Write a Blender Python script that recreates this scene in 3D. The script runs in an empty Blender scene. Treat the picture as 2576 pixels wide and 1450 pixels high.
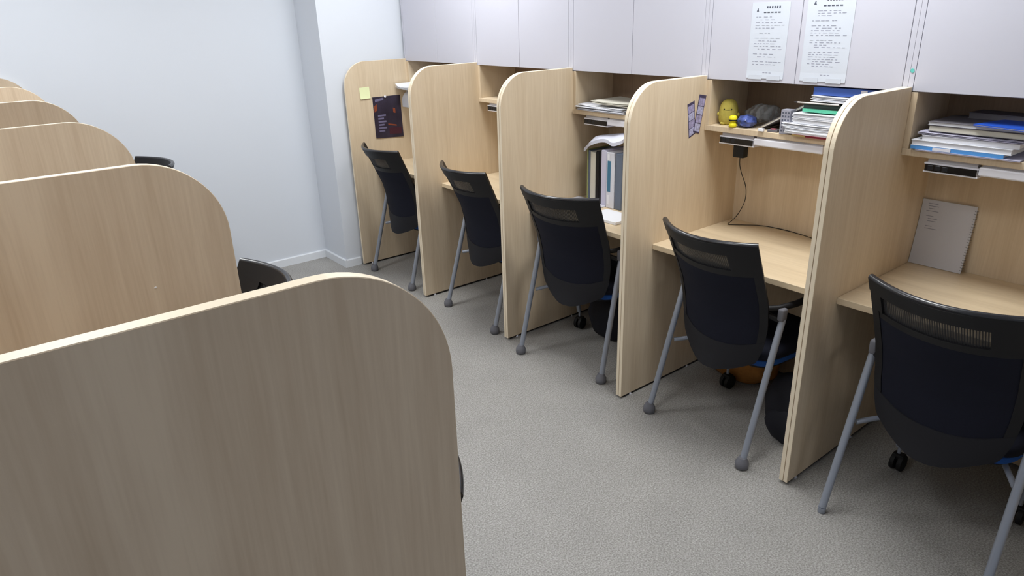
import bpy, bmesh, math, random
from mathutils import Vector, Matrix
random.seed(7)
SC = bpy.context.scene
COL = SC.collection
D = 0.8706            # spacing of the wall-side carrels
PI = math.pi

# ------------------------------------------------------------------ materials
def srgb(r, g, b):
    f = lambda c: (c/12.92 if c <= .04045 else ((c+.055)/1.055)**2.4)
    return (f(r/255), f(g/255), f(b/255), 1)

def mat(name, col, rough=.5, spec=.4, metal=0., noise=0., nscale=(40, 40, 40), bump=0., bscale=300, detail=4):
    m = bpy.data.materials.new(name); m.use_nodes = True
    nt = m.node_tree; p = nt.nodes['Principled BSDF']
    p.inputs['Roughness'].default_value = rough; p.inputs['Metallic'].default_value = metal
    p.inputs['Specular IOR Level'].default_value = spec
    p.inputs['Base Color'].default_value = col
    if noise or bump:
        tc = nt.nodes.new('ShaderNodeTexCoord')
    if noise:
        mp = nt.nodes.new('ShaderNodeMapping'); mp.inputs['Scale'].default_value = nscale
        nz = nt.nodes.new('ShaderNodeTexNoise'); nz.inputs['Scale'].default_value = 1; nz.inputs['Detail'].default_value = detail
        nt.links.new(tc.outputs['Object'], mp.inputs[0]); nt.links.new(mp.outputs[0], nz.inputs['Vector'])
        rp = nt.nodes.new('ShaderNodeMapRange')
        rp.inputs[1].default_value = .3; rp.inputs[2].default_value = .7
        rp.inputs[3].default_value = 1-noise; rp.inputs[4].default_value = 1+noise
        nt.links.new(nz.outputs[0], rp.inputs[0])
        mx = nt.nodes.new('ShaderNodeVectorMath'); mx.operation = 'SCALE'
        mx.inputs[0].default_value = col[:3]
        nt.links.new(rp.outputs[0], mx.inputs['Scale']); nt.links.new(mx.outputs[0], p.inputs['Base Color'])
    if bump:
        n2 = nt.nodes.new('ShaderNodeTexNoise'); n2.inputs['Scale'].default_value = bscale; n2.inputs['Detail'].default_value = 3
        nt.links.new(tc.outputs['Object'], n2.inputs['Vector'])
        b = nt.nodes.new('ShaderNodeBump'); b.inputs['Strength'].default_value = bump; b.inputs['Distance'].default_value = .002
        nt.links.new(n2.outputs[0], b.inputs['Height']); nt.links.new(b.outputs[0], p.inputs['Normal'])
    return m

def wood(name, c1, c2, rough=.42, axis=2):
    """Maple laminate: long fine fibres and broad soft streaks along one axis."""
    m = bpy.data.materials.new(name); m.use_nodes = True
    nt = m.node_tree; p = nt.nodes['Principled BSDF']; L = nt.links.new
    p.inputs['Roughness'].default_value = rough; p.inputs['Specular IOR Level'].default_value = .35
    tc = nt.nodes.new('ShaderNodeTexCoord')
    def n(sc, det):
        mp = nt.nodes.new('ShaderNodeMapping'); mp.inputs['Scale'].default_value = sc
        if axis == 2: mp.inputs['Rotation'].default_value = (0, .06, 0)
        z = nt.nodes.new('ShaderNodeTexNoise'); z.inputs['Scale'].default_value = 1; z.inputs['Detail'].default_value = det
        L(tc.outputs['Object'], mp.inputs[0]); L(mp.outputs[0], z.inputs['Vector']); return z.outputs[0]
    s1 = [16, 16, 16]; s1[axis] = .9
    s2 = [150, 150, 150]; s2[axis] = 7
    a, b = n(s1, 5), n(s2, 3)
    mm = nt.nodes.new('ShaderNodeMix'); mm.inputs[0].default_value = .38
    L(a, mm.inputs[2]); L(b, mm.inputs[3])
    r = nt.nodes.new('ShaderNodeValToRGB')
    r.color_ramp.elements[0].position = .36; r.color_ramp.elements[0].color = c2
    r.color_ramp.elements[1].position = .62; r.color_ramp.elements[1].color = c1
    L(mm.outputs[0], r.inputs[0]); L(r.outputs[0], p.inputs['Base Color'])
    return m

def emis(name, col, s):
    m = bpy.data.materials.new(name); m.use_nodes = True
    p = m.node_tree.nodes['Principled BSDF']
    p.inputs['Emission Color'].default_value = col; p.inputs['Emission Strength'].default_value = s
    return m

def see_through(name, col, fac, scale=900.):
    """Woven net: dark threads with open holes between them."""
    m = bpy.data.materials.new(name); m.use_nodes = True
    nt = m.node_tree; p = nt.nodes['Principled BSDF']; p.inputs['Base Color'].default_value = col
    p.inputs['Roughness'].default_value = .7
    t = nt.nodes.new('ShaderNodeBsdfTransparent'); mx = nt.nodes.new('ShaderNodeMixShader')
    out = nt.nodes['Material Output']
    tc = nt.nodes.new('ShaderNodeTexCoord'); w = nt.nodes.new('ShaderNodeTexWave')
    w.wave_type = 'BANDS'; w.bands_direction = 'Y'; w.inputs['Scale'].default_value = scale/20
    nt.links.new(tc.outputs['Object'], w.inputs['Vector'])
    r = nt.nodes.new('ShaderNodeMapRange'); r.inputs[3].default_value = fac-.15; r.inputs[4].default_value = min(1, fac+.15)
    nt.links.new(w.outputs[1], r.inputs[0]); nt.links.new(r.outputs[0], mx.inputs[0])
    nt.links.new(t.outputs[0], mx.inputs[1]); nt.links.new(p.outputs[0], mx.inputs[2]); nt.links.new(mx.outputs[0], out.inputs[0])
    return m

M = {}
M['maple'] = wood('maple laminate', srgb(218, 200, 173), srgb(204, 184, 155))
M['maple_top'] = wood('maple desktop', srgb(222, 203, 172), srgb(208, 188, 157), .35, axis=1)
M['shaded_maple'] = wood('maple with cubby shade', srgb(152, 129, 106), srgb(136, 113, 92))  # cubby shade put into the board colour; the apron uses it too
M['oak'] = wood('grey-brown maple laminate', srgb(208, 190, 166), srgb(190, 170, 146))
M['white_lam'] = mat('white laminate', srgb(195, 195, 206), .35, .4)
M['carcass'] = mat('cabinet carcass', srgb(200, 199, 204), .45)
M['wall'] = mat('white wall paint', srgb(216, 221, 229), .75, .2, bump=.05, bscale=160)
M['ceil'] = mat('ceiling board', srgb(232, 233, 235), .9, .1, noise=.02)
M['base'] = mat('white skirting', srgb(226, 230, 236), .45)
M['steel'] = mat('silver grey tube', srgb(150, 156, 168), .38, .5, .35)
M['cap'] = mat('grey rubber', srgb(104, 104, 110), .75)
M['blackp'] = mat('black plastic', srgb(20, 20, 23), .5, .3)
M['railp'] = mat('satin black plastic', srgb(30, 30, 34), .27, .6)
M['edge'] = mat('edge banding with painted light', srgb(233, 219, 194), .4, .35)  # lamplight on the top edges put into the banding colour
M['shellp'] = mat('charcoal plastic', srgb(24, 24, 29), .65, .3)
M['navyfab'] = mat('black navy fabric', srgb(22, 24, 36), .85, .2, noise=.12, nscale=(300, 300, 300))
M['net'] = see_through('black net', srgb(30, 30, 34), .81)
M['rubber'] = mat('black rubber', srgb(16, 16, 17), .6)
M['bluefab'] = mat('blue seat fabric', srgb(38, 84, 160), .85, .2, noise=.1, nscale=(300, 300, 300))
M['white'] = mat('white plastic', srgb(226, 226, 234), .4)
M['gloss_black'] = mat('glossy black panel', srgb(14, 14, 18), .15, .5)
M['socket'] = mat('socket face', srgb(30, 31, 36), .4)
M['paper'] = mat('white paper', srgb(232, 234, 240), .8, .2)
M['notice'] = mat('laminated notice', srgb(202, 208, 218), .3, .5)
M['paper2'] = mat('grey paper', srgb(205, 206, 214), .8, .2)
M['cream'] = mat('cream paper', srgb(212, 209, 196), .8, .2, noise=.04, nscale=(4, 4, 900))
M['pages'] = mat('page edges', srgb(226, 227, 232), .85, .2, noise=.06, nscale=(3, 3, 900))
M['lav'] = mat('lavender paper', srgb(196, 194, 214), .7)
M['blue'] = mat('sky blue cover', srgb(86, 152, 218), .45)
M['royal'] = mat('royal blue cover', srgb(38, 84, 190), .4)
M['fileblue'] = mat('blue file board', srgb(66, 98, 176), .4)
M['charcoal'] = mat('charcoal cover', srgb(104, 101, 107), .55)
M['ink'] = mat('grey ink', srgb(146, 149, 164), .8)
M['ink_dark'] = mat('dark ink', srgb(80, 84, 98), .8)
M['green'] = mat('mint plastic', srgb(98, 200, 164), .35)
M['dgreen'] = mat('dark green cover', srgb(44, 62, 58), .5)
M['red'] = mat('dark red cover', srgb(128, 34, 50), .5)
M['olive'] = mat('olive cover', srgb(140, 118, 70), .5)
M['lime'] = mat('yellow-green cover', srgb(150, 156, 104), .5)
M['slate'] = mat('slate blue cover', srgb(96, 106, 122), .5)
M['teal'] = mat('teal label', srgb(62, 112, 140), .5)
M['sticky'] = mat('pale yellow note', srgb(232, 238, 188), .8)
M['poster'] = mat('dark print', srgb(48, 42, 58), .4, .4, noise=.35, nscale=(14, 14, 10))
M['orange_ink'] = mat('orange ink', srgb(132, 66, 42), .5)
M['maroon_ink'] = mat('maroon ink', srgb(70, 32, 46), .5)
M['lilac_ink'] = mat('lilac ink', srgb(108, 104, 134), .6)
M['strip'] = mat('dark print border', srgb(70, 64, 92), .4)
M['photo'] = mat('lilac photo print', srgb(158, 152, 188), .4, .4, noise=.35, nscale=(70, 70, 70))
M['photo2'] = mat('pale photo print', srgb(176, 176, 208), .4, .4, noise=.3, nscale=(90, 90, 90))
M['plush'] = mat('mustard plush', srgb(186, 172, 86), .95, .1, noise=.08, nscale=(60, 60, 60), bump=.5, bscale=260)
M['yellow'] = mat('bright yellow vinyl', srgb(240, 226, 36), .4)
M['brown'] = mat('brown canvas', srgb(166, 112, 56), .85, .2, noise=.1, nscale=(60, 60, 60))
M['bagblack'] = mat('black nylon', srgb(22, 23, 32), .7, .3)
M['clear'] = see_through('cloudy film', srgb(178, 182, 184), .42, 200)
M['packet'] = mat('blue violet packet', srgb(74, 88, 148), .3, .5, noise=.6, nscale=(60, 60, 60))
M['cloth'] = mat('white cloth bag', srgb(204, 206, 220), .8, .2, bump=.2, bscale=30)
M['tealmark'] = mat('teal sticker', srgb(96, 190, 180), .5)
M['pattern'] = mat('grey patterned card', srgb(150, 150, 162), .5)
M['pencilw'] = mat('pale wood pencil', srgb(206, 200, 196), .5)
M['pink'] = mat('pink plastic', srgb(190, 110, 120), .5)
M['gap'] = mat('painted gap shadow', srgb(40, 34, 30), .8)  # dark colour painted in for the shade under the panels

# floor: mottled grey sheet with fine light specks
def floor_mat():
    m = bpy.data.materials.new('speckled grey vinyl'); m.use_nodes = True
    nt = m.node_tree; p = nt.nodes['Principled BSDF']; L = nt.links.new
    p.inputs['Roughness'].default_value = .48; p.inputs['Specular IOR Level'].default_value = .4
    tc = nt.nodes.new('ShaderNodeTexCoord')
    a = nt.nodes.new('ShaderNodeTexNoise'); a.inputs['Scale'].default_value = 170; a.inputs['Detail'].default_value = 3
    b = nt.nodes.new('ShaderNodeTexNoise'); b.inputs['Scale'].default_value = 5; b.inputs['Detail'].default_value = 3
    for q in (a, b): L(tc.outputs['Object'], q.inputs['Vector'])
    r = nt.nodes.new('ShaderNodeValToRGB')
    r.color_ramp.elements[0].position = .35; r.color_ramp.elements[0].color = srgb(128, 125, 121)
    r.color_ramp.elements[1].position = .72; r.color_ramp.elements[1].color = srgb(178, 176, 172)
    L(a.outputs[0], r.inputs[0])
    mr = nt.nodes.new('ShaderNodeMapRange'); mr.inputs[1].default_value = .3; mr.inputs[2].default_value = .7
    mr.inputs[3].default_value = .95; mr.inputs[4].default_value = 1.05
    L(b.outputs[0], mr.inputs[0])
    v = nt.nodes.new('ShaderNodeVectorMath'); v.operation = 'SCALE'
    L(r.outputs[0], v.inputs[0]); L(mr.outputs[0], v.inputs['Scale']); L(v.outputs[0], p.inputs['Base Color'])
    return m
M['floor'] = floor_mat()

# ------------------------------------------------------------------ mesh helpers
def banded(o, thin):
    """Banding lightened with painted lamplight on the narrow faces of a board whose big faces look along +-y."""
    o.data.materials.append(M['edge'])
    for p in o.data.polygons:
        if abs(p.normal.y) < .5: p.material_index = 1
    return o

class MB:
    def __init__(s): s.bm = bmesh.new()
    def _bev(s, geom_verts, w, seg):
        es = {e for v in geom_verts for e in v.link_edges}
        bmesh.ops.bevel(s.bm, geom=list(es), offset=w, segments=seg, affect='EDGES', profile=.5)
    def box(s, x0, x1, y0, y1, z0, z1, bev=0., seg=1, mtx=None):
        r = bmesh.ops.create_cube(s.bm, size=1)
        T = Matrix.Translation(((x0+x1)/2, (y0+y1)/2, (z0+z1)/2)) @ Matrix.Diagonal((x1-x0, y1-y0, z1-z0, 1))
        bmesh.ops.transform(s.bm, matrix=T, verts=r['verts'])
        vs = r['verts']
        if mtx is not None: bmesh.ops.transform(s.bm, matrix=mtx, verts=vs)
        if bev: s._bev(vs, bev, seg)
        return s
    def prism(s, pts, axis, a, b, bev=0.):
        """Closed outline extruded along an axis (0 x, 1 y, 2 z)."""
        def P(q, c):
            if axis == 1: return (q[0], c, q[1])
            if axis == 0: return (c, q[0], q[1])
            return (q[0], q[1], c)
        va = [s.bm.verts.new(P(q, a)) for q in pts]; vb = [s.bm.verts.new(P(q, b)) for q in pts]
        n = len(pts)
        fs = [s.bm.faces.new(va), s.bm.faces.new(vb[::-1])]
        for i in range(n): fs.append(s.bm.faces.new((va[i], vb[i], vb[(i+1) % n], va[(i+1) % n])))
        bmesh.ops.recalc_face_normals(s.bm, faces=fs)
        if bev:
            es = [e for f in fs[:2] for e in f.edges]
            bmesh.ops.bevel(s.bm, geom=es, offset=bev, segments=1, affect='EDGES')
        return s
    def tube(s, pts, r, n=12, caps=True):
        pts = [Vector(p) for p in pts]; k = len(pts)
        rad = r if isinstance(r, (list, tuple)) else [r]*k
        rings = []; up = None
        for i, p in enumerate(pts):
            t = (pts[min(i+1, k-1)]-pts[max(i-1, 0)]).normalized()
            if up is None:
                up = Vector((0, 0, 1)) if abs(t.z) < .9 else Vector((1, 0, 0))
            a = t.cross(up).normalized(); b = a.cross(t).normalized(); up = b
            rings.append([s.bm.verts.new(p+(a*math.cos(2*PI*j/n)+b*math.sin(2*PI*j/n))*rad[i]) for j in range(n)])
        fs = []
        for i in range(k-1):
            for j in range(n):
                fs.append(s.bm.faces.new((rings[i][j], rings[i][(j+1) % n], rings[i+1][(j+1) % n], rings[i+1][j])))
        if caps: fs += [s.bm.faces.new(rings[0][::-1]), s.bm.faces.new(rings[-1])]
        bmesh.ops.recalc_face_normals(s.bm, faces=fs)
        return s
    def lathe(s, prof, n=20, c=(0, 0, 0), mtx=None):
        rings = []; vs = []
        for r, z in prof:
            ring = [s.bm.verts.new((r*math.cos(2*PI*j/n), r*math.sin(2*PI*j/n), z)) for j in range(n)]
            rings.append(ring); vs += ring
        fs = []
        for i in range(len(prof)-1):
            for j in range(n): fs.append(s.bm.faces.new((rings[i][j], rings[i][(j+1) % n], rings[i+1][(j+1) % n], rings[i+1][j])))
        fs += [s.bm.faces.new(rings[0][::-1]), s.bm.faces.new(rings[-1])]
        T = Matrix.Translation(c) @ (mtx or Matrix())
        bmesh.ops.transform(s.bm, matrix=T, verts=vs)
        bmesh.ops.recalc_face_normals(s.bm, faces=fs)
        return s
    def blob(s, c, rad, jit=0., seed=0, sub=3, flat=None):
        r = bmesh.ops.create_icosphere(s.bm, subdivisions=sub, radius=1)
        rnd = random.Random(seed); ph = [rnd.uniform(0, 6) for _ in range(9)]
        for v in r['verts']:
            p = v.co.copy()
            f = 1+jit*(math.sin(5*p.x+ph[0])*math.sin(6*p.y+ph[1])+.7*math.sin(9*p.z+ph[2]+3*p.x)+.5*math.sin(13*p.y+ph[3]))
            v.co = Vector((c[0]+p.x*rad[0]*f, c[1]+p.y*rad[1]*f, c[2]+p.z*rad[2]*f))
            if flat is not None: v.co.z = max(v.co.z, flat)
        return s
    def grid(s, fn, nu, nv, thick=0.):
        g = [[s.bm.verts.new(fn(i/nu, j/nv)) for j in range(nv+1)] for i in range(nu+1)]
        fs = [s.bm.faces.new((g[i][j], g[i+1][j], g[i+1][j+1], g[i][j+1])) for i in range(nu) for j in range(nv)]
        if thick: bmesh.ops.solidify(s.bm, geom=fs, thickness=thick)
        return s
    def shell(s, fa, fb, nu, nv):
        """Closed solid between two surfaces sharing the same parameters."""
        A = [[s.bm.verts.new(fa(i/nu, j/nv)) for j in range(nv+1)] for i in range(nu+1)]
        B = [[s.bm.verts.new(fb(i/nu, j/nv)) for j in range(nv+1)] for i in range(nu+1)]
        fs = []
        for i in range(nu):
            for j in range(nv):
                fs.append(s.bm.faces.new((A[i][j], A[i+1][j], A[i+1][j+1], A[i][j+1])))
                fs.append(s.bm.faces.new((B[i][j], B[i][j+1], B[i+1][j+1], B[i+1][j])))
        for i in range(nu):
            for j in (0, nv): fs.append(s.bm.faces.new((A[i][j], A[i+1][j], B[i+1][j], B[i][j])))
        for j in range(nv):
            for i in (0, nu): fs.append(s.bm.faces.new((A[i][j], A[i][j+1], B[i][j+1], B[i][j])))
        bmesh.ops.recalc_face_normals(s.bm, faces=fs)
        return s
    def build(s, name, m, parent=None, smooth=False, loc=None, angle=40):
        me = bpy.data.meshes.new(name); s.bm.to_mesh(me); s.bm.free()
        o = bpy.data.objects.new(name, me); COL.objects.link(o)
        me.materials.append(M[m] if isinstance(m, str) else m)
        if smooth:
            for p in me.polygons: p.use_smooth = True
            me.set_sharp_from_angle(angle=math.radians(angle))
        if parent: o.parent = parent
        if loc is not None: o.location = loc
        return o

def tag(o, label, cat, group=None):
    o['label'] = label; o['category'] = cat
    if group: o['group'] = group
    return o
def thing(name, label, cat, loc=(0, 0, 0), rz=0., group=None):
    o = bpy.data.objects.new(name, None); COL.objects.link(o)
    o.empty_display_size = .05
    o.location = loc; o.rotation_euler = (0, 0, rz)
    return tag(o, label, cat, group)
def structure(o): o['kind'] = 'structure'; return o
def copy_tree(o, parent=None):
    c = o.copy(); COL.objects.link(c)
    if parent: c.parent = parent
    for ch in [x for x in bpy.data.objects if x.parent == o]: copy_tree(ch, c)
    return c

# ------------------------------------------------------------------ the room
YW, XW, XL, YB, ZC = 3.885, .812, -2.62, -3.4, 2.7
structure(MB().box(XL-.1, XW+.1, YB-.1, YW+.1, -.1, 0).build('floor', 'floor'))
structure(MB().box(XL-.1, XW+.1, YB-.1, YW+.1, ZC, ZC+.1).build('ceiling', 'ceil'))
structure(MB().box(XL-.1, XW+.1, YW, YW+.1, 0, ZC).build('wall_far', 'wall'))
structure(MB().box(XL-.1, XW+.1, YB-.1, YB, 0, ZC).build('wall_near', 'wall'))
structure(MB().box(XL-.1, XL, YB, YW, 0, ZC).build('wall_left', 'wall'))
structure(MB().box(XW, XW+.1, YB, YW, 0, ZC).build('wall_right', 'wall'))
structure(MB().box(-.118, XW, 3.532, YW, 0, ZC).build('wall_pillar', 'wall'))
structure(MB().prism([(YW, 0), (YW-.012, 0), (YW-.012, .054), (YW-.008, .06), (YW, .06)], 0, XL, -.118).build('baseboard_far', 'base'))
bp = MB().prism([(-.118, 0), (-.130, 0), (-.130, .054), (-.126, .06), (-.118, .06)], 1, 3.52, YW-.012)
bp.prism([(3.532, 0), (3.52, 0), (3.52, .054), (3.524, .06), (3.532, .06)], 0, -.118, -.002)
structure(bp.build('baseboard_pillar', 'base'))

# ------------------------------------------------------------------ carrels along the right wall
def panel_outline(x0, xb, ztop, r, notch=None, sgn=1, zb=.012):
    """Side panel seen from the side: rounded front top corner; sgn=-1 mirrors front to face the other way."""
    pts = [(x0, zb)]
    for i in range(17):
        a = PI - i/16*PI/2
        pts.append((x0+sgn*(r+r*math.cos(a)), ztop-r+r*math.sin(a)))
    if notch: pts += [(notch[0], ztop), (notch[0], notch[1]), (xb, notch[1])]
    else: pts.append((xb, ztop))
    pts.append((xb, zb))
    return pts
HR, RC = 1.458, .168
TH = .0165
def right_carrel(j, label):
    t = thing('study_carrel', label, 'study desk', (0, j*D, 0), 0, 'carrels along the white cabinets')
    out = panel_outline(0, .80, HR, RC, (.4965, 1.4405))
    for y in (.0178, D):
        pn = banded(MB().prism(out, 1, y, y+TH, .0012).build('side_panel', 'maple', t), TH)
        for x in (.07, .50):
            MB().lathe([(.0075, 0), (.0075, .005), (.005, .006), (.005, .014)], 12, (x, y+.008 if y < .1 else y+.006, 0)).build('levelling_foot', 'white', pn)
        MB().box(.02, .78, y+.004, y+TH-.004, .004, .0125).build('shadow_strip', 'gap', pn)  # solid dark strip in place of the shade below the panel
    ya, yb = .0178+TH, D
    MB().box(.177, .785, ya, yb, .717, .743, .002).build('desktop', 'maple_top', t)
    MB().box(.4975, .785, ya, yb, 1.2185, 1.243, .0015).build('shelf', 'maple', t)
    MB().box(.785, .80, ya, yb, .012, 1.2185).build('back_panel', 'maple', t)
    MB().box(.7845, .80, ya, yb, 1.2185, 1.4405).build('cubby_back', 'shaded_maple', t)  # same board as below, its colour darkened for the cubby's shade
    for y0, y1 in ((ya, ya+.022), (yb-.022, yb)):
        MB().box(.499, .785, y0, y1, 1.243, 1.4405, .001).build('cubby_side', 'maple', t)
    MB().box(.53, .785, ya, yb, .64, .717).build('apron', 'shaded_maple', t)
    return t
where = {3: 'maple study carrel against the white pillar, sticky note and dark poster on its side',
         2: 'maple study carrel with an empty cubby, second from the white pillar',
         1: 'maple study carrel with files standing on its desk and papers in its cubby',
         0: 'maple study carrel with yellow toys in its cubby and a cable across its desk',
         -1: 'maple study carrel with a spiral notebook leaning at the back of its desk'}
for j in (3, 2, 1, 0, -1): right_carrel(j, where[j])

# under-shelf lamp and socket strip of each carrel
def shelf_lamp(j, label):
    t = thing('shelf_lamp', label, 'lamp', (.500, j*D+.455, 1.179), 0, 'white lamps under the cubby shelves')
    MB().box(0, .06, -.157, .157, .0, .031, .005, 2).build('diffuser', 'white', t)
    MB().box(.012, .05, -.15, .15, .031, .0393).build('mounting_rail', 'carcass', t)
def socket_strip(j, label):
    t = thing('socket_strip', label, 'power strip', (.502, j*D+.70, 1.168), 0, 'socket strips under the cubby shelves')
    MB().prism([(-.088, 0), (.088, 0), (.088, .006), (.084, .006), (.084, .029), (.088, .029), (.088, .035), (-.088, .035), (-.088, .029), (-.084, .029), (-.084, .006), (-.088, .006)], 0, .002, .055, .0008).build('housing', 'white', t)
    MB().box(0, .004, -.0835, .0835, .0055, .0295, .001).build('face_plate', 'gloss_black', t)
    for k in range(3):
        MB().box(-.0012, .001, .008+k*.024, .026+k*.024, .009, .026, .001).build('socket', 'socket', t)
    MB().box(.012, .05, -.08, .08, .035, .0503).build('mounting_rail', 'carcass', t)
nm = {2: ('second carrel from the pillar', 2), 1: ('carrel with the standing files', 1), 0: ('carrel with the yellow toys', 0), -1: ('carrel with the spiral notebook', -1), 3: ('carrel beside the pillar', 3)}
for j in (3, 2, 1, 0, -1):
    shelf_lamp(j, 'white bar lamp under the cubby shelf of the ' + nm[j][0])
    socket_strip(j, 'black-faced socket strip under the cubby shelf of the ' + nm[j][0])

# ------------------------------------------------------------------ wall cabinets
ZB, ZT = 1.443, 2.24
def cabinet(j, label):
    t = thing('wall_cabinet', label, 'cabinet', (0, j*D, ZB), 0, 'white cabinets above the carrels')
    h = ZT-ZB
    c = MB().box(.499, XW-.002, .0178, .0357, 0, h).box(.499, XW-.002, D, D+.0168, 0, h)
    c.box(.518, XW-.002, .0357, D, 0, .016).box(.518, XW-.002, .0357, D, h-.016, h).box(.79, XW-.002, .0357, D, .016, h-.016)
    c.build('carcass', 'white_lam', t)
    mid = (.0357+D)/2
    for y0, y1 in ((.0375, mid-.0011), (mid+.0011, D-.0018)):
        MB().box(.4985, .5165, y0, y1, 0, h-.002, .0012).build('door', 'white_lam', t)
    return t
cl = {3: 'white double-door wall cabinet next to the white pillar', 2: 'white double-door wall cabinet above the second carrel from the pillar',
      1: 'white double-door wall cabinet above the carrel with standing files', 0: 'white double-door wall cabinet with two printed notices taped on its doors',
      -1: 'white double-door wall cabinet above the carrel with the spiral notebook'}
for j in (3, 2, 1, 0, -1): cabinet(j, cl[j])

# ------------------------------------------------------------------ carrels of the left row (open towards the aisle, backs to the left wall)
XLF, YL0, DL, HL, RL, TL = -1.7733, -.4401, .8605, 1.482, .163, .0205
ll = ['nearest maple study carrel on the left, its big dark side panel in the foreground', 'left-hand maple study carrel directly behind the nearest one',
      'third maple study carrel from the front in the left row', 'fourth maple study carrel from the front in the left row',
      'last maple study carrel of the left row, against the far wall']
for k in range(5):
    t = thing('study_carrel', ll[k], 'study desk', (XLF, YL0+k*DL, 0), 0, 'carrels of the left row')
    out = panel_outline(0, -.82, HL, RL, None, -1)
    ys = [0] if k < 4 else [0, DL]
    for y in ys: banded(MB().prism(out, 1, y, y+TL, .001).build('side_panel', 'oak', t), TL)
    MB().box(-.80, -.19, TL, DL, .717, .743, .002).build('desktop', 'maple_top', t)
    MB().box(-.82, -.80, TL, DL, .012, HL-.05).build('back_panel', 'maple', t)
    if k == 1: MB().prism([(-.003, -.001), (.003, -.0005), (.002, .002), (-.002, .0012)], 1, -.0006, 0).build('scuff_mark', 'paper', t, loc=(-.17, 0, 1.227))

# ------------------------------------------------------------------ chairs
def lerp(tab, z):
    for (z0, v0), (z1, v1) in zip(tab, tab[1:]):
        if z <= z0 and z >= z1: return v0+(v1-v0)*(z0-z)/(z0-z1)
    return tab[0][1] if z > tab[0][0] else tab[-1][1]
ZTAB = [(.935, .0), (.80, .060), (.674, .112), (.58, .132), (.48, .138), (.40, .128), (.33, .11)]
WTAB = [(.935, .231), (.86, .228), (.76, .224), (.66, .221), (.55, .216), (.47, .204), (.42, .188), (.37, .158), (.33, .12)]
def back_pt(s, t, off=0.):
    """Point on the chair back; s 0 top .. 1 bottom, t -1..1 across; off pushes it towards the sitter."""
    zt = .935-.004*(1-t*t)
    zb = .34+.062*abs(t)**2.6
    z = zt+(zb-zt)*s
    w = lerp(WTAB, z)
    sag = .092-.036*min(1, s*1.6)
    y = w*t
    x = lerp(ZTAB, z)-sag*(1-t*t)
    # outward normal (towards the sitter) in plan
    sl = 2*sag*t/w
    n = Vector((1, -sl, .28)).normalized()
    return Vector((x, y, z))+n*off
def patch(mb, s0, s1, t0, t1, b, f, ns, nt_):
    fb = lambda off: (lambda u, v: back_pt(s0+(s1-s0)*u, t0+(t1-t0)*v, off(u, v) if callable(off) else off))
    mb.shell(fb(b), fb(f), ns, nt_)
    return mb

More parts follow.
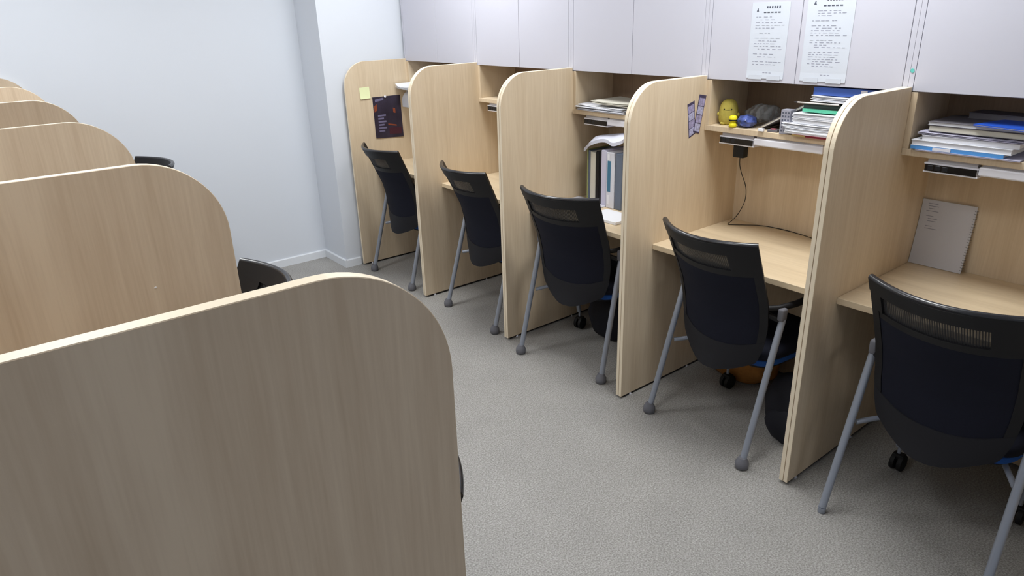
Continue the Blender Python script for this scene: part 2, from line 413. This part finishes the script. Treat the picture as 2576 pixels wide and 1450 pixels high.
def make_chair(label, group, caps=True):
    t = thing('office_chair', label, 'chair', group=group)
    fr = MB()
    patch(fr, 0, .085, -1, 1, -.011, .011, 3, 28)                      # top rail
    patch(fr, .205, .80, -1, -.87, -.009, .010, 13, 3)
    patch(fr, .085, .205, -1, -.56, -.009, .010, 3, 7)
    patch(fr, .205, .80, .87, 1, -.009, .010, 13, 3)
    patch(fr, .085, .205, .80, 1, -.009, .010, 3, 4)
    patch(fr, .205, .25, -.87, .87, -.007, .009, 2, 22)                    # rail under the net window
    fo = fr.build('back_frame', 'blackp', t, True, angle=50)
    rail = MB().tube([back_pt(0, v/14-1, .0)+Vector((0, 0, -.001)) for v in range(29)], .0105, 10)
    rail.build('top_rail', 'railp', fo, True)
    patch(MB(), .085, .205, -.56, .80, -.0015, .0015, 4, 22).build('back_net', 'net', t, True)
    bulge = lambda u, v: .014+.030*math.sin(PI*min(1, max(0, u)))**.5*math.sin(PI*v)**.5
    outb = lambda u, v: -.006-.006*math.sin(PI*u)**.5*math.sin(PI*v)**.5
    patch(MB(), .25, .80, -.87, .87, outb, bulge, 16, 20).build('back_cushion', 'navyfab', t, True, angle=60)
    patch(MB(), .80, 1, -1, 1, -.010, .014, 6, 26).build('back_shell', 'shellp', t, True, angle=50)
    # seat cushion and pan
    def seat_out(k, g=0.):
        pts = []
        n = 40
        for i in range(n):
            a = 2*PI*i/n; c, s_ = math.cos(a), math.sin(a)
            e = .42
            pts.append((.345+(.225-g)*math.copysign(abs(c)**e, c), (.232-g)*math.copysign(abs(s_)**e, s_)))
        return pts
    sc = MB(); rings = []
    for z, g in ((.405, .012), (.412, .002), (.43, 0), (.446, .006), (.456, .022), (.461, .06), (.463, .12)):
        rings.append([sc.bm.verts.new((x, y, z)) for x, y in seat_out(0, g)])
    for a, b in zip(rings, rings[1:]):
        for i in range(40): sc.bm.faces.new((a[i], a[(i+1) % 40], b[(i+1) % 40], b[i]))
    sc.bm.faces.new(rings[-1]); sc.bm.faces.new(rings[0][::-1])
    sc.build('seat', 'navyfab', t, True, angle=70)
    MB().prism(seat_out(0, .014), 2, .374, .4055, .006).build('seat_base', 'bluefab', t, True)
    MB().prism(seat_out(0, .03), 2, .358, .372, .004).build('seat_pan', 'shellp', t, True)
    for sg in (1, -1):
        leg = MB().tube([(-.001, sg*.264, .022), (.168, sg*.252, .606)], .0135, 14).build('rear_leg', 'steel', t, True)
        if caps:
            MB().lathe([(.019, 0), (.026, .005), (.0275, .018), (.0265, .03), (.021, .04), (.016, .05)], 18, (-.002, sg*.264, 0)).build('foot_cap', 'cap', leg, True, angle=60)
        else:
            MB().lathe([(.0125, 0), (.014, .002), (.0145, .022)], 14, (-.002, sg*.264, 0)).build('foot_cap', 'steel', leg, True)
        MB().lathe([(.0135, 0), (.0125, .005), (.006, .009)], 12, (.168, sg*.252, .606), Matrix.Rotation(.28, 4, 'Y')).build('tube_end', 'steel', leg, True)
        fl = MB().tube([(.402, sg*.243, .60), (.405, sg*.240, .56), (.412, sg*.234, .48), (.465, sg*.212, .105)], .0125, 12).build('front_leg', 'steel', t, True)
        cs = MB()
        for o_ in (-.014, .014):
            cs.lathe([(.016, -.010), (.034, -.008), (.0355, 0), (.034, .008), (.016, .010)], 20, (.465, sg*.205+o_, .0355), Matrix.Rotation(PI/2, 4, 'X'))
        cs.box(.448, .482, sg*.205-.022, sg*.205+.022, .05, .074, .006, 2)
        cs.build('caster', 'rubber', fl, True)
        MB().lathe([(.007, .06), (.007, .11)], 12, (.465, sg*.208, 0)).build('caster_stem', 'steel', fl, True)
        arm = MB().tube([(.128, sg*.205, .648), (.16, sg*.235, .652), (.24, sg*.252, .655), (.34, sg*.252, .656), (.405, sg*.247, .648), (.42, sg*.245, .62), (.40, sg*.243, .598)], [.011, .012, .013, .014, .013, .011, .009], 12)
        ao = arm.build('armrest', 'blackp', t, True)
        MB().box(.148, .182, sg*.251-.013, sg*.251+.013, .602, .655, .008, 3).build('arm_bracket', 'cap', ao, True)
        MB().tube([(.118, sg*.150, .642), (.128, sg*.150, .642)], .009, 10).build('bolt_head', 'cap', ao, True)
        MB().tube([(.135, sg*.206, .62), (.172, sg*.250, .598)], .012, 10).build('pivot_arm', 'blackp', ao, True)
    MB().tube([(.115, -.247, .345), (.30, -.12, .375), (.30, .12, .375), (.115, .247, .345)], .0095, 12).build('crossbar', 'steel', t, True)
    return t
GR = 'office chairs at the carrels along the cabinets'
chair_labels = {1: 'black office chair closest to the white pillar, below the dark poster',
                2: 'black office chair at the carrel with the empty cubby',
                3: 'black office chair in front of the standing files',
                4: 'black office chair at the carrel with the yellow toys',
                5: 'black office chair with slim plain legs in front of the spiral notebook'}
ch0 = make_chair(chair_labels[4], GR)
chp = make_chair(chair_labels[5], GR, caps=False)
def place(o, x, y, rz, label=None, z=1.):
    o.location = (x, y, 0); o.rotation_euler = (0, 0, rz); o.scale = (z, z, z)
    if label: o['label'] = label
place(ch0, -.008, .443, math.radians(-5))
place(chp, -.04, -.43, math.radians(0))
place(copy_tree(ch0), .0, 1.308, math.radians(10), chair_labels[3])
place(copy_tree(ch0), .018, 2.131, math.radians(-3), chair_labels[2])
place(copy_tree(ch0), .004, 3.06, math.radians(0), chair_labels[1])
GL = 'office chairs of the left row'
def left_chair(x, y, rz, label, z=1.):
    c = copy_tree(ch0); place(c, x, y, rz, label, z); c['group'] = GL
left_chair(-1.30, 3.46, PI+.15, 'black office chair near the far wall, only its top edge showing over the left panels', 1.043)
left_chair(-1.555, 1.02, PI-.14, 'black office chair whose curved back shows behind the second left panel', 1.04)
left_chair(-1.648, .0, PI, 'black office chair almost wholly hidden behind the nearest left panel', 1.)

# ------------------------------------------------------------------ books, papers and small things
def book(name, label, cat, y0, y1, z0, z1, x0, depth, cover, pages='pages', group=None, rz=0., tilt=(0, 0), spine=False, cv=.0015):
    """Closed book lying flat: its long fore edge (or spine) faces the aisle (-x)."""
    t = thing(name, label, cat, (x0+depth/2, (y0+y1)/2, z0), rz, group)
    t.rotation_euler = (tilt[0], tilt[1], rz)
    w = (y1-y0)/2; h = z1-z0; d = depth/2
    c = MB().box(-d, d, -w, w, 0, cv).box(-d, d, -w, w, h-cv, h)
    if spine: c.box(-d-.001, -d+cv, -w, w, 0, h)
    else: c.box(d-cv, d+.001, -w, w, 0, h)
    c.build('cover', cover, t)
    MB().box(-d+.003 if not spine else -d+cv, d-cv, -w+.002, w-.002, cv, h-cv).build('page_block', pages, t)
    return t
def sheets(name, label, cat, y0, y1, z0, n, x0, depth, m='paper', group=None, seed=1, dz=.0016, jit=.012, curl=.006, edge=.0012):
    """Loose pile of sheets, each slightly turned and curled."""
    rnd = random.Random(seed)
    mb = MB(); w, d = (y1-y0)/2, depth/2
    for k in range(n):
        a = rnd.uniform(-1, 1)*jit*4; ox, oy = rnd.uniform(-jit, jit), rnd.uniform(-jit, jit)
        c1, c2 = rnd.uniform(0, curl), rnd.uniform(0, curl)
        zz = k*dz
        def f(u, v, off=0., a=a, ox=ox, oy=oy, c1=c1, c2=c2, zz=zz):
            x, y = (u*2-1)*d, (v*2-1)*w
            z = zz+c1*max(0, v-.5)**2*4+c2*max(0, .5-v)**2*4*(.4+u*.6)
            return Vector((ox+x*math.cos(a)-y*math.sin(a), oy+x*math.sin(a)+y*math.cos(a), z+off))
        mb.shell(lambda u, v: f(u, v), lambda u, v: f(u, v, edge), 4, 8)
    o = mb.build(name, m, loc=(x0+d, (y0+y1)/2, z0))
    return tag(o, label, cat, group)

S = 1.243 + .0003
# --- cubby of the notebook carrel: pile of books
gA = 'books piled in the notebook carrel cubby'
book('magazine', 'thin lavender magazine at the bottom of the right-hand book pile', 'magazine', -.375, -.05, S, S+.004, .485, .24, 'lav', 'lav', gA, cv=.001)
b = book('book', 'sky blue and white book low in the right-hand book pile', 'book', -.325, -.032, S+.0045, S+.0165, .49, .23, 'blue', 'white', gA, spine=True)
MB().box(-.1182, -.1162, .014, .072, .0012, .0112).build('spine_label', 'white', b)
book('book', 'thick white book just above the sky blue one', 'book', -.345, -.030, S+.017, S+.036, .492, .22, 'paper', 'pages', gA)
book('book', 'thick pale book with ragged page edges in mid pile', 'book', -.36, -.058, S+.0365, S+.054, .50, .21, 'paper2', 'pages', gA, rz=.02)
tg = sheets('paper_stack', 'purple-grey papers sticking out of the right-hand book pile', 'papers', -.37, -.048, S+.0545, 6, .505, .21, 'lav', gA, 3, .0016, .006, .003)
book('book', 'beige paperback below the white-edged book in the pile', 'book', -.385, -.075, S+.068, S+.088, .505, .21, 'charcoal', 'cream', gA, rz=-.03)
book('book', 'white-edged book near the top of the right-hand pile', 'book', -.40, -.07, S+.0885, S+.101, .505, .22, 'charcoal', 'paper', gA, rz=-.02)
book('folder', 'blue and white folder jutting out on top of the right-hand pile', 'folder', -.44, -.235, S+.1015, S+.1075, .47, .2, 'royal', 'paper', gA, rz=-.22)
book('notebook', 'dark grey notebook lying highest and farthest back in the right-hand pile', 'notebook', -.40, -.14, S+.1015, S+.122, .655, .10, 'charcoal', 'charcoal', gA, rz=-.1)

# --- spiral notebook leaning on the back panel
t = thing('spiral_notebook', 'white spiral notebook leaning against the back of a desk', 'notebook', (.7620, -.0995, .7437), 0)
t.rotation_euler = (0, math.radians(2.2), 0)
cur = lambda u: -.020*(1-u)**2+.004*u
MB().shell(lambda u, v: Vector((cur(u), -.098+.196*v, .262*u)), lambda u, v: Vector((cur(u)+.004, -.098+.196*v, .262*u)), 12, 2).build('pages', 'paper2', t)
ln = MB()
rnd = random.Random(3)
for k in range(11):
    u = .94-k*.038
    if k in (4, 8): continue
    a = .078-rnd.uniform(0, .012); bnd = a-rnd.uniform(.02, .05)
    ln.shell(lambda p, q: Vector((cur(u)-.0006, bnd+(a-bnd)*q, .262*u+.0022*p)), lambda p, q: Vector((cur(u)+.0002, bnd+(a-bnd)*q, .262*u+.0022*p)), 1, 1)
ln.build('handwriting', 'ink', t)
for k in range(24):
    u = .05+k*.0385
    MB().tube([(cur(u)+.002+.006*math.cos(a), -.0955+.006*math.sin(a)-.001, .262*u) for a in [i*2*PI/8 for i in range(8)]], .0007, 5).build('ring', 'cap', t)

# --- notices on the cabinet doors
def notice(label, yl, yr, zb, zt, seed, rows):
    t = thing('notice', label, 'notice', (.4983, (yl+yr)/2, zb), 0, 'printed notices on the cabinet doors')
    w, h = (yl-yr)/2, zt-zb
    MB().shell(lambda u, v: Vector((-.0012-.0015*max(0, .06-u)/.06, -w+2*w*v, h*u)), lambda u, v: Vector((-.0002, -w+2*w*v, h*u)), 10, 2).build('sheet', 'notice', t)
    rnd = random.Random(seed); ink = MB(); head = MB()
    head.prism([(w*.74, h*.885), (w*.62, h*.885), (w*.66, h*.905), (w*.645, h*.92), (w*.69, h*.925)], 0, -.0018, -.0012)
    for k in range(6): head.box(-.0018, -.0012, .018-k*.011-.006, .018-k*.011, h*.925, h*.925+.008)
    for k in range(5): head.box(-.0018, -.0012, .03-k*.016-.011, .03-k*.016, h*.865, h*.865+.004)
    z = .81
    while z > .15:
        y = w*.74
        if rnd.random() < .2: z -= .03
        end = -w*rnd.uniform(.1, .75)
        if rnd.random() < .3: y -= .02
        while y > end:
            l = rnd.uniform(.006, .02)
            ink.box(-.0016, -.0012, max(y-l, -w*.8), y, h*z, h*z+.0022); y -= l+rnd.uniform(.003, .012)
        z -= rows
    for k in range(3): ink.box(-.0016, -.0012, .01-k*.014-.01, .01-k*.014, h*.07, h*.07+.004)
    head.build('heading', 'ink_dark', t); ink.build('text_lines', 'ink', t)
    for y in (-w*.5, w*.5): MB().box(-.0034, -.0030, y-.03, y+.03, -.004, .014).build('tape', 'notice', t)
notice('printed notice taped on the left door of the noticed cabinet', .675, .505, 1.458, 1.752, 4, .036)
notice('larger printed notice taped on the door right of the gap', .432, .245, 1.458, 1.775, 9, .027)
tag(MB().prism([(.004, -.006), (.009, .002), (.003, .007), (-.004, .006), (-.007, -.003), (-.001, -.008)], 0, .4975, .4988).build('sticker', 'tealmark', loc=(0, .0095, 1.513)), 'tiny teal sticker on the cabinet side strip', 'sticker')

# --- photo strips, sticky note and poster on the panels
def quad_sheet(corners, y, n=.0008):
    pts = [(c[0], c[1]) for c in corners]
    return MB().prism(pts, 1, y-n, y)
def photo_strip(label, c, yo):
    t = thing('photo_strip', label, 'photos', (0, D-yo, 0), 0, 'photo strips on the carrel panel')
    quad_sheet(c, 0).build('print', 'strip', t)
    bl, br, tr, tl = [Vector(q) for q in c]
    pt = lambda u, v: (bl*(1-u)*(1-v)+br*u*(1-v)+tr*u*v+tl*(1-u)*v)
    for k in range(4):
        v0, v1 = .04+k*.225, .04+k*.225+.205
        quad_sheet([pt(.08, v0), pt(.92, v0), pt(.92, v1), pt(.08, v1)], -.0008, .0004).build('picture', 'photo' if k % 2 else 'photo2', t)
photo_strip('left dark-bordered photo strip stuck on the panel beside the yellow toys', [(.3905, 1.193), (.434, 1.2105), (.4145, 1.357), (.366, 1.344)], 0)
photo_strip('right tilted photo strip nearer the shelf on the same panel', [(.4165, 1.219), (.460, 1.207), (.4955, 1.372), (.447, 1.381)], .0014)
Y4 = 4*D
tag(MB().shell(lambda u, v: Vector((.1065+.077*u-.003*v*0, -.001-.008*(1-v)**2, -.039+.077*v+.002*u)), lambda u, v: Vector((.1065+.077*u, -.0002-.008*(1-v)**2, -.039+.077*v+.002*u)), 2, 6).build('sticky_note', 'sticky', loc=(0, Y4, 1.246)), 'pale yellow sticky note on the panel by the pillar', 'note')
t = thing('poster', 'dark poster with orange streaks pinned to the panel by the pillar', 'poster', (.20, Y4, .93), 0)
pf = lambda off: (lambda u, v: Vector((.225*u, -.0012-.004*(1-v)**2-.006*max(0, u-.7)*(1-v)+off, -.006+.288*v-.012*u*(1-v))))
MB().shell(pf(0), pf(.0007), 8, 8).build('sheet', 'poster', t)
def onp(u0, u1, v0, v1, name, m, skew=0.):
    g = pf(-.0006); h_ = pf(-.0001)
    MB().shell(lambda a, b: g(u0+(u1-u0)*a, v0+(v1-v0)*b+skew*a), lambda a, b: h_(u0+(u1-u0)*a, v0+(v1-v0)*b+skew*a), 4, 2).build(name, m, t)
onp(.08, .38, .88, .94, 'heading', 'lilac_ink', .03)
onp(.03, .13, .63, .78, 'orange_patch', 'orange_ink', .05)
onp(.70, .78, .60, .71, 'orange_patch', 'orange_ink', -.02)
onp(.48, .78, .31, .345, 'orange_streak', 'orange_ink', -.04)
onp(.50, .95, .08, .24, 'maroon_patch', 'maroon_ink', .0)
for k in range(6): onp(.14, .34+.08*(k % 2), .15+k*.075, .19+k*.075, 'text_line', 'lilac_ink', .005)
MB().lathe([(.006, 0), (.009, .003), (.006, .008)], 12, (.10, -.003, .279), Matrix.Rotation(PI/2, 4, 'X')).build('pin', 'white', t, True)

# --- papers spilling from the cubby beside the pillar
sheets('paper_stack', 'white papers drooping over the shelf edge beside the pillar', 'papers', 3.25, 3.455, S+.014, 8, .385, .27, 'paper', None, 31, .0022, .008, .022)
def spill2(u, v, off=0.):  # grey sheet added as the shading under the white papers
    return Vector((.495-.07*math.sin(PI/2*min(1, u*1.4)), 3.33+.12*v, S+.005-.12*u**1.3+off))
tag(MB().shell(lambda u, v: spill2(u, v), lambda u, v: spill2(u, v)+Vector((-.003, 0, .001)), 10, 6).build('shading_sheet', 'paper2', smooth=True), 'grey sheet put in for the shading below the shelf beside the pillar', 'papers')

# --- cubby with standing files below: papers on its shelf
gC = 'papers on the shelf above the standing files'
sheets('paper_stack', 'lowest grey papers on the shelf above the standing files', 'papers', 1.36, 1.69, S, 6, .485, .24, 'paper2', gC, 11, .0017, .008, .0015)
sheets('paper_stack', 'ruffled white papers filling the shelf above the standing files', 'papers', 1.36, 1.70, S+.012, 7, .49, .24, 'paper', gC, 12, .002, .012, .010)
sheets('paper_stack', 'cream papers on top of the pile above the standing files', 'papers', 1.34, 1.595, S+.036, 7, .50, .22, 'cream', gC, 13, .0024, .01, .012)
# standing files
def file_upright(label, y0, y1, h, cover, edge, x0=.50, dep=.22, lean=0., group='files standing on the desk', name='file_folder', sp=True):
    t = thing(name, label, 'file', (x0, (y0+y1)/2, .7435), 0, group)
    t.rotation_euler = (lean, 0, 0)
    w = abs(y1-y0)/2
    if sp: MB().box(0, dep, -w, w, 0, h, min(.003, w*.3)).build('cover', cover, t)
    else:
        MB().box(.004, dep, -w, -w+.0015, 0, h).box(.004, dep, w-.0015, w, 0, h).box(dep-.0015, dep, -w, w, 0, h).build('cover', cover, t)
        MB().box(.006, dep-.002, -w+.0015, w-.0015, .003, h-.003).build('page_block', edge, t)
    return t
file_upright('thin yellow-green file standing leftmost in the row', 1.619, 1.628, .295, 'lime', 'pages')
file_upright('slate blue file standing beside the yellow-green one', 1.602, 1.617, .29, 'slate', 'pages')
file_upright('thick cream block of pages standing between slate and black files', 1.563, 1.599, .285, 'cream', 'cream', .496, sp=False)
file_upright('black file standing beside the cream block', 1.536, 1.560, .29, 'blackp', 'pages')
file_upright('dark charcoal file standing beside the pale grey file', 1.512, 1.534, .295, 'shellp', 'pages')
file_upright('pale grey file standing left of the labelled box file', 1.468, 1.510, .305, 'lav', 'pages', .49)
bx = file_upright('pale box file with a white and teal spine label', 1.41, 1.466, .30, 'paper2', 'pages', .485)
MB().box(-.0012, .0002, .004, .018, .26, .29).box(-.0012, .0002, .004, .018, .02, .07).build('spine_label', 'white', bx)
MB().box(-.0012, .0002, -.004, .018, .09, .255).build('spine_band', 'teal', bx)
file_upright('blue-grey file standing rightmost in the row', 1.36, 1.405, .30, 'slate', 'pages', .488)
def drape(u, v, off=0.):
    y = 1.35+.29*v; x = .475+.22*u
    z = 1.055+.045*math.sin(PI*(.15+.85*u))**.7*(1-.35*v)+.030*(1-v)-.02*max(0, .25-u)*4*(.5+.5*math.sin(9*v))-.035*max(0, v-.82)/.18*(1-u)
    return Vector((x-.012*math.sin(11*v), y, z+off))
tag(MB().shell(lambda u, v: drape(u, v), lambda u, v: drape(u, v, .018), 16, 24).build('cloth_bag', 'cloth', smooth=True), 'white cloth bag draped over the standing files', 'bag')
tag(MB().shell(lambda u, v: Vector((.27+.16*v, 1.19+.21*u, .7436+.001)), lambda u, v: Vector((.27+.16*v, 1.19+.21*u, .7436+.014)), 2, 2).build('paper_pad', 'paper', None), 'bright white paper pad on the desk before the standing files', 'papers')
tag(MB().box(-.1, .1, -.13, .13, 0, .006, .001).build('desk_sheet', 'paper2', loc=(.44, 1.60, .7437)), 'pale sheets lying on the desk behind the chair back', 'papers')

# --- cubby with the yellow toys
def plush():
    t = thing('plush_toy', 'mustard yellow egg-shaped plush toy in the cubby corner', 'toy', (.575, .800, S), math.radians(28), None)
    pr = [(.010, .0), (.030, .002), (.0395, .012), (.043, .03), (.0425, .055), (.040, .072), (.036, .088), (.028, .101), (.016, .109), (.004, .112)]
    MB().lathe(pr, 24).build('body', 'plush', t, True, angle=80)
    for sg in (1, -1):
        MB().blob((-.006, sg*.040, .045), (.010, .010, .009)).build('arm', 'plush', t, True, angle=80)
        MB().blob((-.022, sg*.018, .008), (.016, .014, .008)).build('foot', 'plush', t, True, angle=80)
        MB().blob((-.038, sg*.016, .070), (.0025, .003, .003), sub=2).build('eye', 'rubber', t, True)
    MB().tube([(-.0395, -.012, .068), (-.0405, 0, .066), (-.0395, .012, .068)], .001, 6).build('mouth', 'rubber', t)
plush()
t = thing('toy_figure', 'small bright yellow figure with a black band, by the plush toy', 'toy', (.508, .728, S), math.radians(25))
MB().lathe([(.010, 0), (.0165, .003), (.017, .012), (.013, .022), (.008, .026)], 18).build('body', 'yellow', t, True, angle=80)
hd = MB().lathe([(.006, .0235), (.0145, .027), (.018, .037), (.0165, .047), (.009, .053), (.002, .054)], 18).build('head', 'yellow', t, True, angle=80)
MB().lathe([(.0168, .0285), (.0186, .030), (.0186, .034), (.0175, .0345)], 18).build('band', 'rubber', hd, True)
tag(MB().blob((0, 0, .026), (.045, .040, .028), .09, 4, 3, .0).build('snack_packet', 'packet', loc=(.555, .688, S), smooth=True), 'crumpled blue and violet packet behind the small yellow figure', 'packet')
tag(MB().blob((0, 0, .045), (.08, .075, .042), .08, 8, 3, .0).build('plastic_bag', 'clear', loc=(.675, .685, S), smooth=True), 'cloudy plastic bag behind the blue packet', 'bag')
tag(MB().blob((0, 0, .02), (.028, .03, .024), .10, 15, 3, .0).build('snack_packet', 'royal', loc=(.70, .585, S+.04), smooth=True), 'dark blue pouch behind the leaning board', 'packet') if False else None
# leaning hardcover
t = thing('hardcover', 'hardcover book leaning aslant between packet and paper pile', 'book', (.505, .615, S+.006), 0)
t.rotation_euler = (math.radians(-149), 0, 0)
ln_ = .235
c = MB().box(0, .19, 0, ln_, 0, .002).box(0, .19, 0, ln_, .009, .011).box(.188, .19, 0, ln_, 0, .011)
c.build('cover', 'charcoal', t)
MB().box(.002, .187, .002, ln_-.002, .002, .009).build('page_block', 'cream', t)
t.rotation_euler = (0, 0, 0)
ang = math.atan2(.12, .215)
t.matrix_world = Matrix(((1, 0, 0, .545), (0, -math.cos(ang), math.sin(ang), .612), (0, math.sin(ang), math.cos(ang), S+.001), (0, 0, 0, 1)))
t = thing('card_box', 'upright grey patterned card box beside the paper pile', 'box', (.512, .471, S), 0)
MB().box(-.02, .02, -.021, .021, 0, .098, .001).build('carton', 'pattern', t)
dm = MB()
for r_ in range(6):
    for c_ in range(3): dm.box(-.0206, -.02, -.017+c_*.0125, -.010+c_*.0125, .010+r_*.0145, .017+r_*.0145)
dm.build('printed_squares', 'ink_dark', t)
tag(MB().box(-.007, .007, -.0125, .0125, 0, .013, .002, 2).build('eraser', 'paper', loc=(.495, .577, S)), 'small white eraser on the shelf edge', 'eraser')
t = thing('pill_box', 'small pink-topped dark box on the shelf beneath the leaning book', 'box', (.515, .532, S), .1)
MB().box(-.012, .012, -.022, .022, 0, .010, .002, 2).build('body', 'charcoal', t)
MB().box(-.008, .008, -.012, .012, .010, .014, .002, 2).build('lid', 'pink', t)
gB = 'papers and books piled beside the yellow toys'
r = book('book', 'dark red book at the bottom of the pile beside the yellow toys', 'book', .215, .425, S, S+.007, .475, .22, 'red', 'red', gB, cv=.001)
MB().box(-.1112, -.1092, .045, .104, .0, .007).build('spine_end', 'olive', r)
sheets('paper_stack', 'lower white booklets of the pile beside the yellow toys', 'papers', .20, .462, S+.0075, 7, .478, .22, 'paper', gB, 21, .0026, .003, .002, .0022)
sheets('paper_stack', 'loose white papers in the middle of the pile beside the yellow toys', 'papers', .19, .472, S+.027, 8, .482, .22, 'paper', gB, 22, .0026, .006, .004, .002)
sheets('paper_stack', 'pale blue-white papers below the mint green case', 'papers', .19, .435, S+.049, 14, .485, .21, 'paper', gB, 23, .0030, .004, .003, .0024)
tag(MB().box(0, .11, -.085, .085, 0, .015, .004, 2).build('pencil_case', 'green', loc=(.50, .322, S+.0955)), 'mint green flat case in the pile beside the yellow toys', 'case', gB)
book('book', 'dark green book lying on the mint green case', 'book', .20, .405, S+.111, S+.129, .50, .2, 'dgreen', 'dgreen', gB)
t = thing('pencil', 'pale pencil lying across the pile beside the yellow toys', 'pencil', (.492, .345, S+.1325), math.radians(2))
MB().tube([(0, -.09, 0), (0, .078, 0)], .0032, 6).build('barrel', 'pencilw', t)
MB().tube([(0, .078, 0), (0, .083, 0), (0, .094, 0)], [.0032, .0022, .0005], 6).build('tip', 'ink_dark', t)
ps = sheets('paper_stack', 'splayed white papers under the blue file', 'papers', .17, .37, S+.137, 9, .50, .21, 'paper', gB, 24, .0026, .006, .004, .002)
b = book('file_folder', 'blue file lying at the very top of the pile beside the yellow toys', 'file', .12, .375, S+.163, S+.193, .515, .22, 'fileblue', 'pages', gB, spine=True, cv=.002)
MB().box(-.1122, -.1108, -.085, -.062, .004, .026).build('spine_label', 'white', b)
# adapter and cable
t = thing('charger', 'black plug-in charger with its thin cable under the shelf', 'charger', (0, 0, 0))
MB().box(.518, .556, .668, .722, 1.112, 1.1665, .004, 2).build('adapter', 'rubber', t, True)
cab = [(.537, .695, 1.112), (.545, .698, 1.075), (.57, .70, 1.03), (.60, .694, .972), (.62, .70, .92), (.63, .715, .872), (.645, .752, .812), (.655, .79, .77), (.662, .812, .750), (.68, .80, .7462), (.72, .755, .7462), (.762, .702, .7462), (.779, .64, .7462), (.78, .562, .7462), (.768, .48, .7462), (.745, .40, .7462), (.70, .30, .7462)]
def smooth_path(p, n=6):
    p = [Vector(q) for q in p]; out = []
    for i in range(len(p)-1):
        a, b, c, d = p[max(i-1, 0)], p[i], p[i+1], p[min(i+2, len(p)-1)]
        for k in range(n):
            s = k/n
            out.append(.5*((2*b)+(c-a)*s+(2*a-5*b+4*c-d)*s*s+(3*b-a-3*c+d)*s**3))
    return out+[p[-1]]
MB().tube(smooth_path(cab), .0018, 8).build('cable', 'rubber', t, True)

t = thing('black_lump', 'black rounded lump on the floor under the desk with the standing files', 'bag', (.47, 1.39, 0), -.1)  # rounded black lump with a loop, filling the dark area below the seat
MB().blob((0, 0, .13), (.10, .155, .145), .03, 19, 4, .002).build('body', 'bagblack', t, True, angle=80)
MB().tube([(-.03, .10, .24), (-.05, .08, .29), (-.05, -.08, .29), (-.03, -.10, .24)], .008, 8).build('handle', 'bagblack', t, True)
# --- bags on the floor under the desk with the yellow toys
t = thing('tote_bag', 'brown canvas bag on the floor under the yellow-toys desk', 'bag', (.622, .638, 0), .03)
MB().blob((0, 0, .105), (.115, .195, .125), .03, 5, 4, .002).build('body', 'brown', t, True, angle=80)
MB().tube([(-.05, .10, .20), (-.06, .07, .26), (-.06, 0, .28), (-.06, -.07, .26), (-.05, -.10, .20)], .009, 8).build('handle', 'brown', t, True)
t = thing('backpack', 'black backpack on the floor against the panel right of the brown bag', 'backpack', (.30, .165, 0), 0)
MB().blob((0, 0, .15), (.078, .128, .165), .03, 9, 4, .002).build('body', 'bagblack', t, True, angle=80)
MB().blob((-.058, .0, .09), (.035, .09, .085), .03, 10, 3, .004).build('pocket', 'bagblack', t, True, angle=80)
MB().tube([(.0, -.06, .27), (0, -.05, .315), (0, -.02, .32), (0, -.01, .29)], .008, 8).build('handle', 'bagblack', t, True)

# ------------------------------------------------------------------ ceiling lights
LCOL = (.955, .985, 1.0)
def ceiling_light(x, y, w, l, power, label):
    t = thing('ceiling_light', label, 'light', (x, y, ZC), 0, 'ceiling lights')
    f = MB()
    for a, b, c_, d_ in ((-w/2-.02, w/2+.02, -l/2-.02, -l/2), (-w/2-.02, w/2+.02, l/2, l/2+.02), (-w/2-.02, -w/2, -l/2, l/2), (w/2, w/2+.02, -l/2, l/2)):
        f.box(a, b, c_, d_, -.035, 0)
    f.build('frame', 'white', t)
    MB().box(-w/2, w/2, -l/2, l/2, -.028, -.022).build('diffuser', emis('lit diffuser', (1, .98, .95, 1), 6), t)
    la = bpy.data.lights.new('tube_light', 'AREA'); la.shape = 'RECTANGLE'; la.size = w; la.size_y = l
    la.energy = power; la.color = LCOL
    lo = bpy.data.objects.new('tube_light', la); COL.objects.link(lo); lo.parent = t; lo.location = (0, 0, -.04)
ceiling_light(.02, .30, .6, .6, 27, 'square ceiling light over the near carrels by the cabinets')
ceiling_light(-.02, 2.4, .6, .6, 24, 'square ceiling light over the far carrels by the cabinets')
ceiling_light(-1.9, .2, .6, .6, 11, 'square ceiling light over the near left carrels')
ceiling_light(-2.0, 2.50, .6, .6, 24, 'square ceiling light over the far left carrels')
ceiling_light(-.9, -2.6, .6, .6, 5, 'dim square ceiling light at the near end of the room')

w = bpy.data.worlds.new('room air'); SC.world = w; w.use_nodes = True
w.node_tree.nodes['Background'].inputs[0].default_value = (.9, .95, 1, 1)
w.node_tree.nodes['Background'].inputs[1].default_value = .08

# ------------------------------------------------------------------ camera
F, YAW, PITCH, ROLL = 1755.7992, .6657, .3754, -.0293
cyw, syw, cp, sp = math.cos(YAW), math.sin(YAW), math.cos(PITCH), math.sin(PITCH)
f = Vector((syw*cp, cyw*cp, -sp)); r = Vector((cyw, -syw, 0)); u = r.cross(f)
r2 = r*math.cos(ROLL)+u*math.sin(ROLL); u2 = u*math.cos(ROLL)-r*math.sin(ROLL)
cam = bpy.data.cameras.new('camera'); co = bpy.data.objects.new('camera', cam); COL.objects.link(co)
cam.sensor_width = 36; cam.sensor_fit = 'HORIZONTAL'; cam.lens = 36*F/2576; cam.clip_start = .02
mw = Matrix((r2, u2, -f)).transposed().to_4x4(); mw.translation = (-2.2003, -1.1108, 1.74)
co.matrix_world = mw
SC.camera = co
SC.view_settings.view_transform = 'Standard'; SC.view_settings.look = 'None'
SC.view_settings.gamma = 1; SC.view_settings.use_curve_mapping = False
SC.view_settings.exposure = -.1
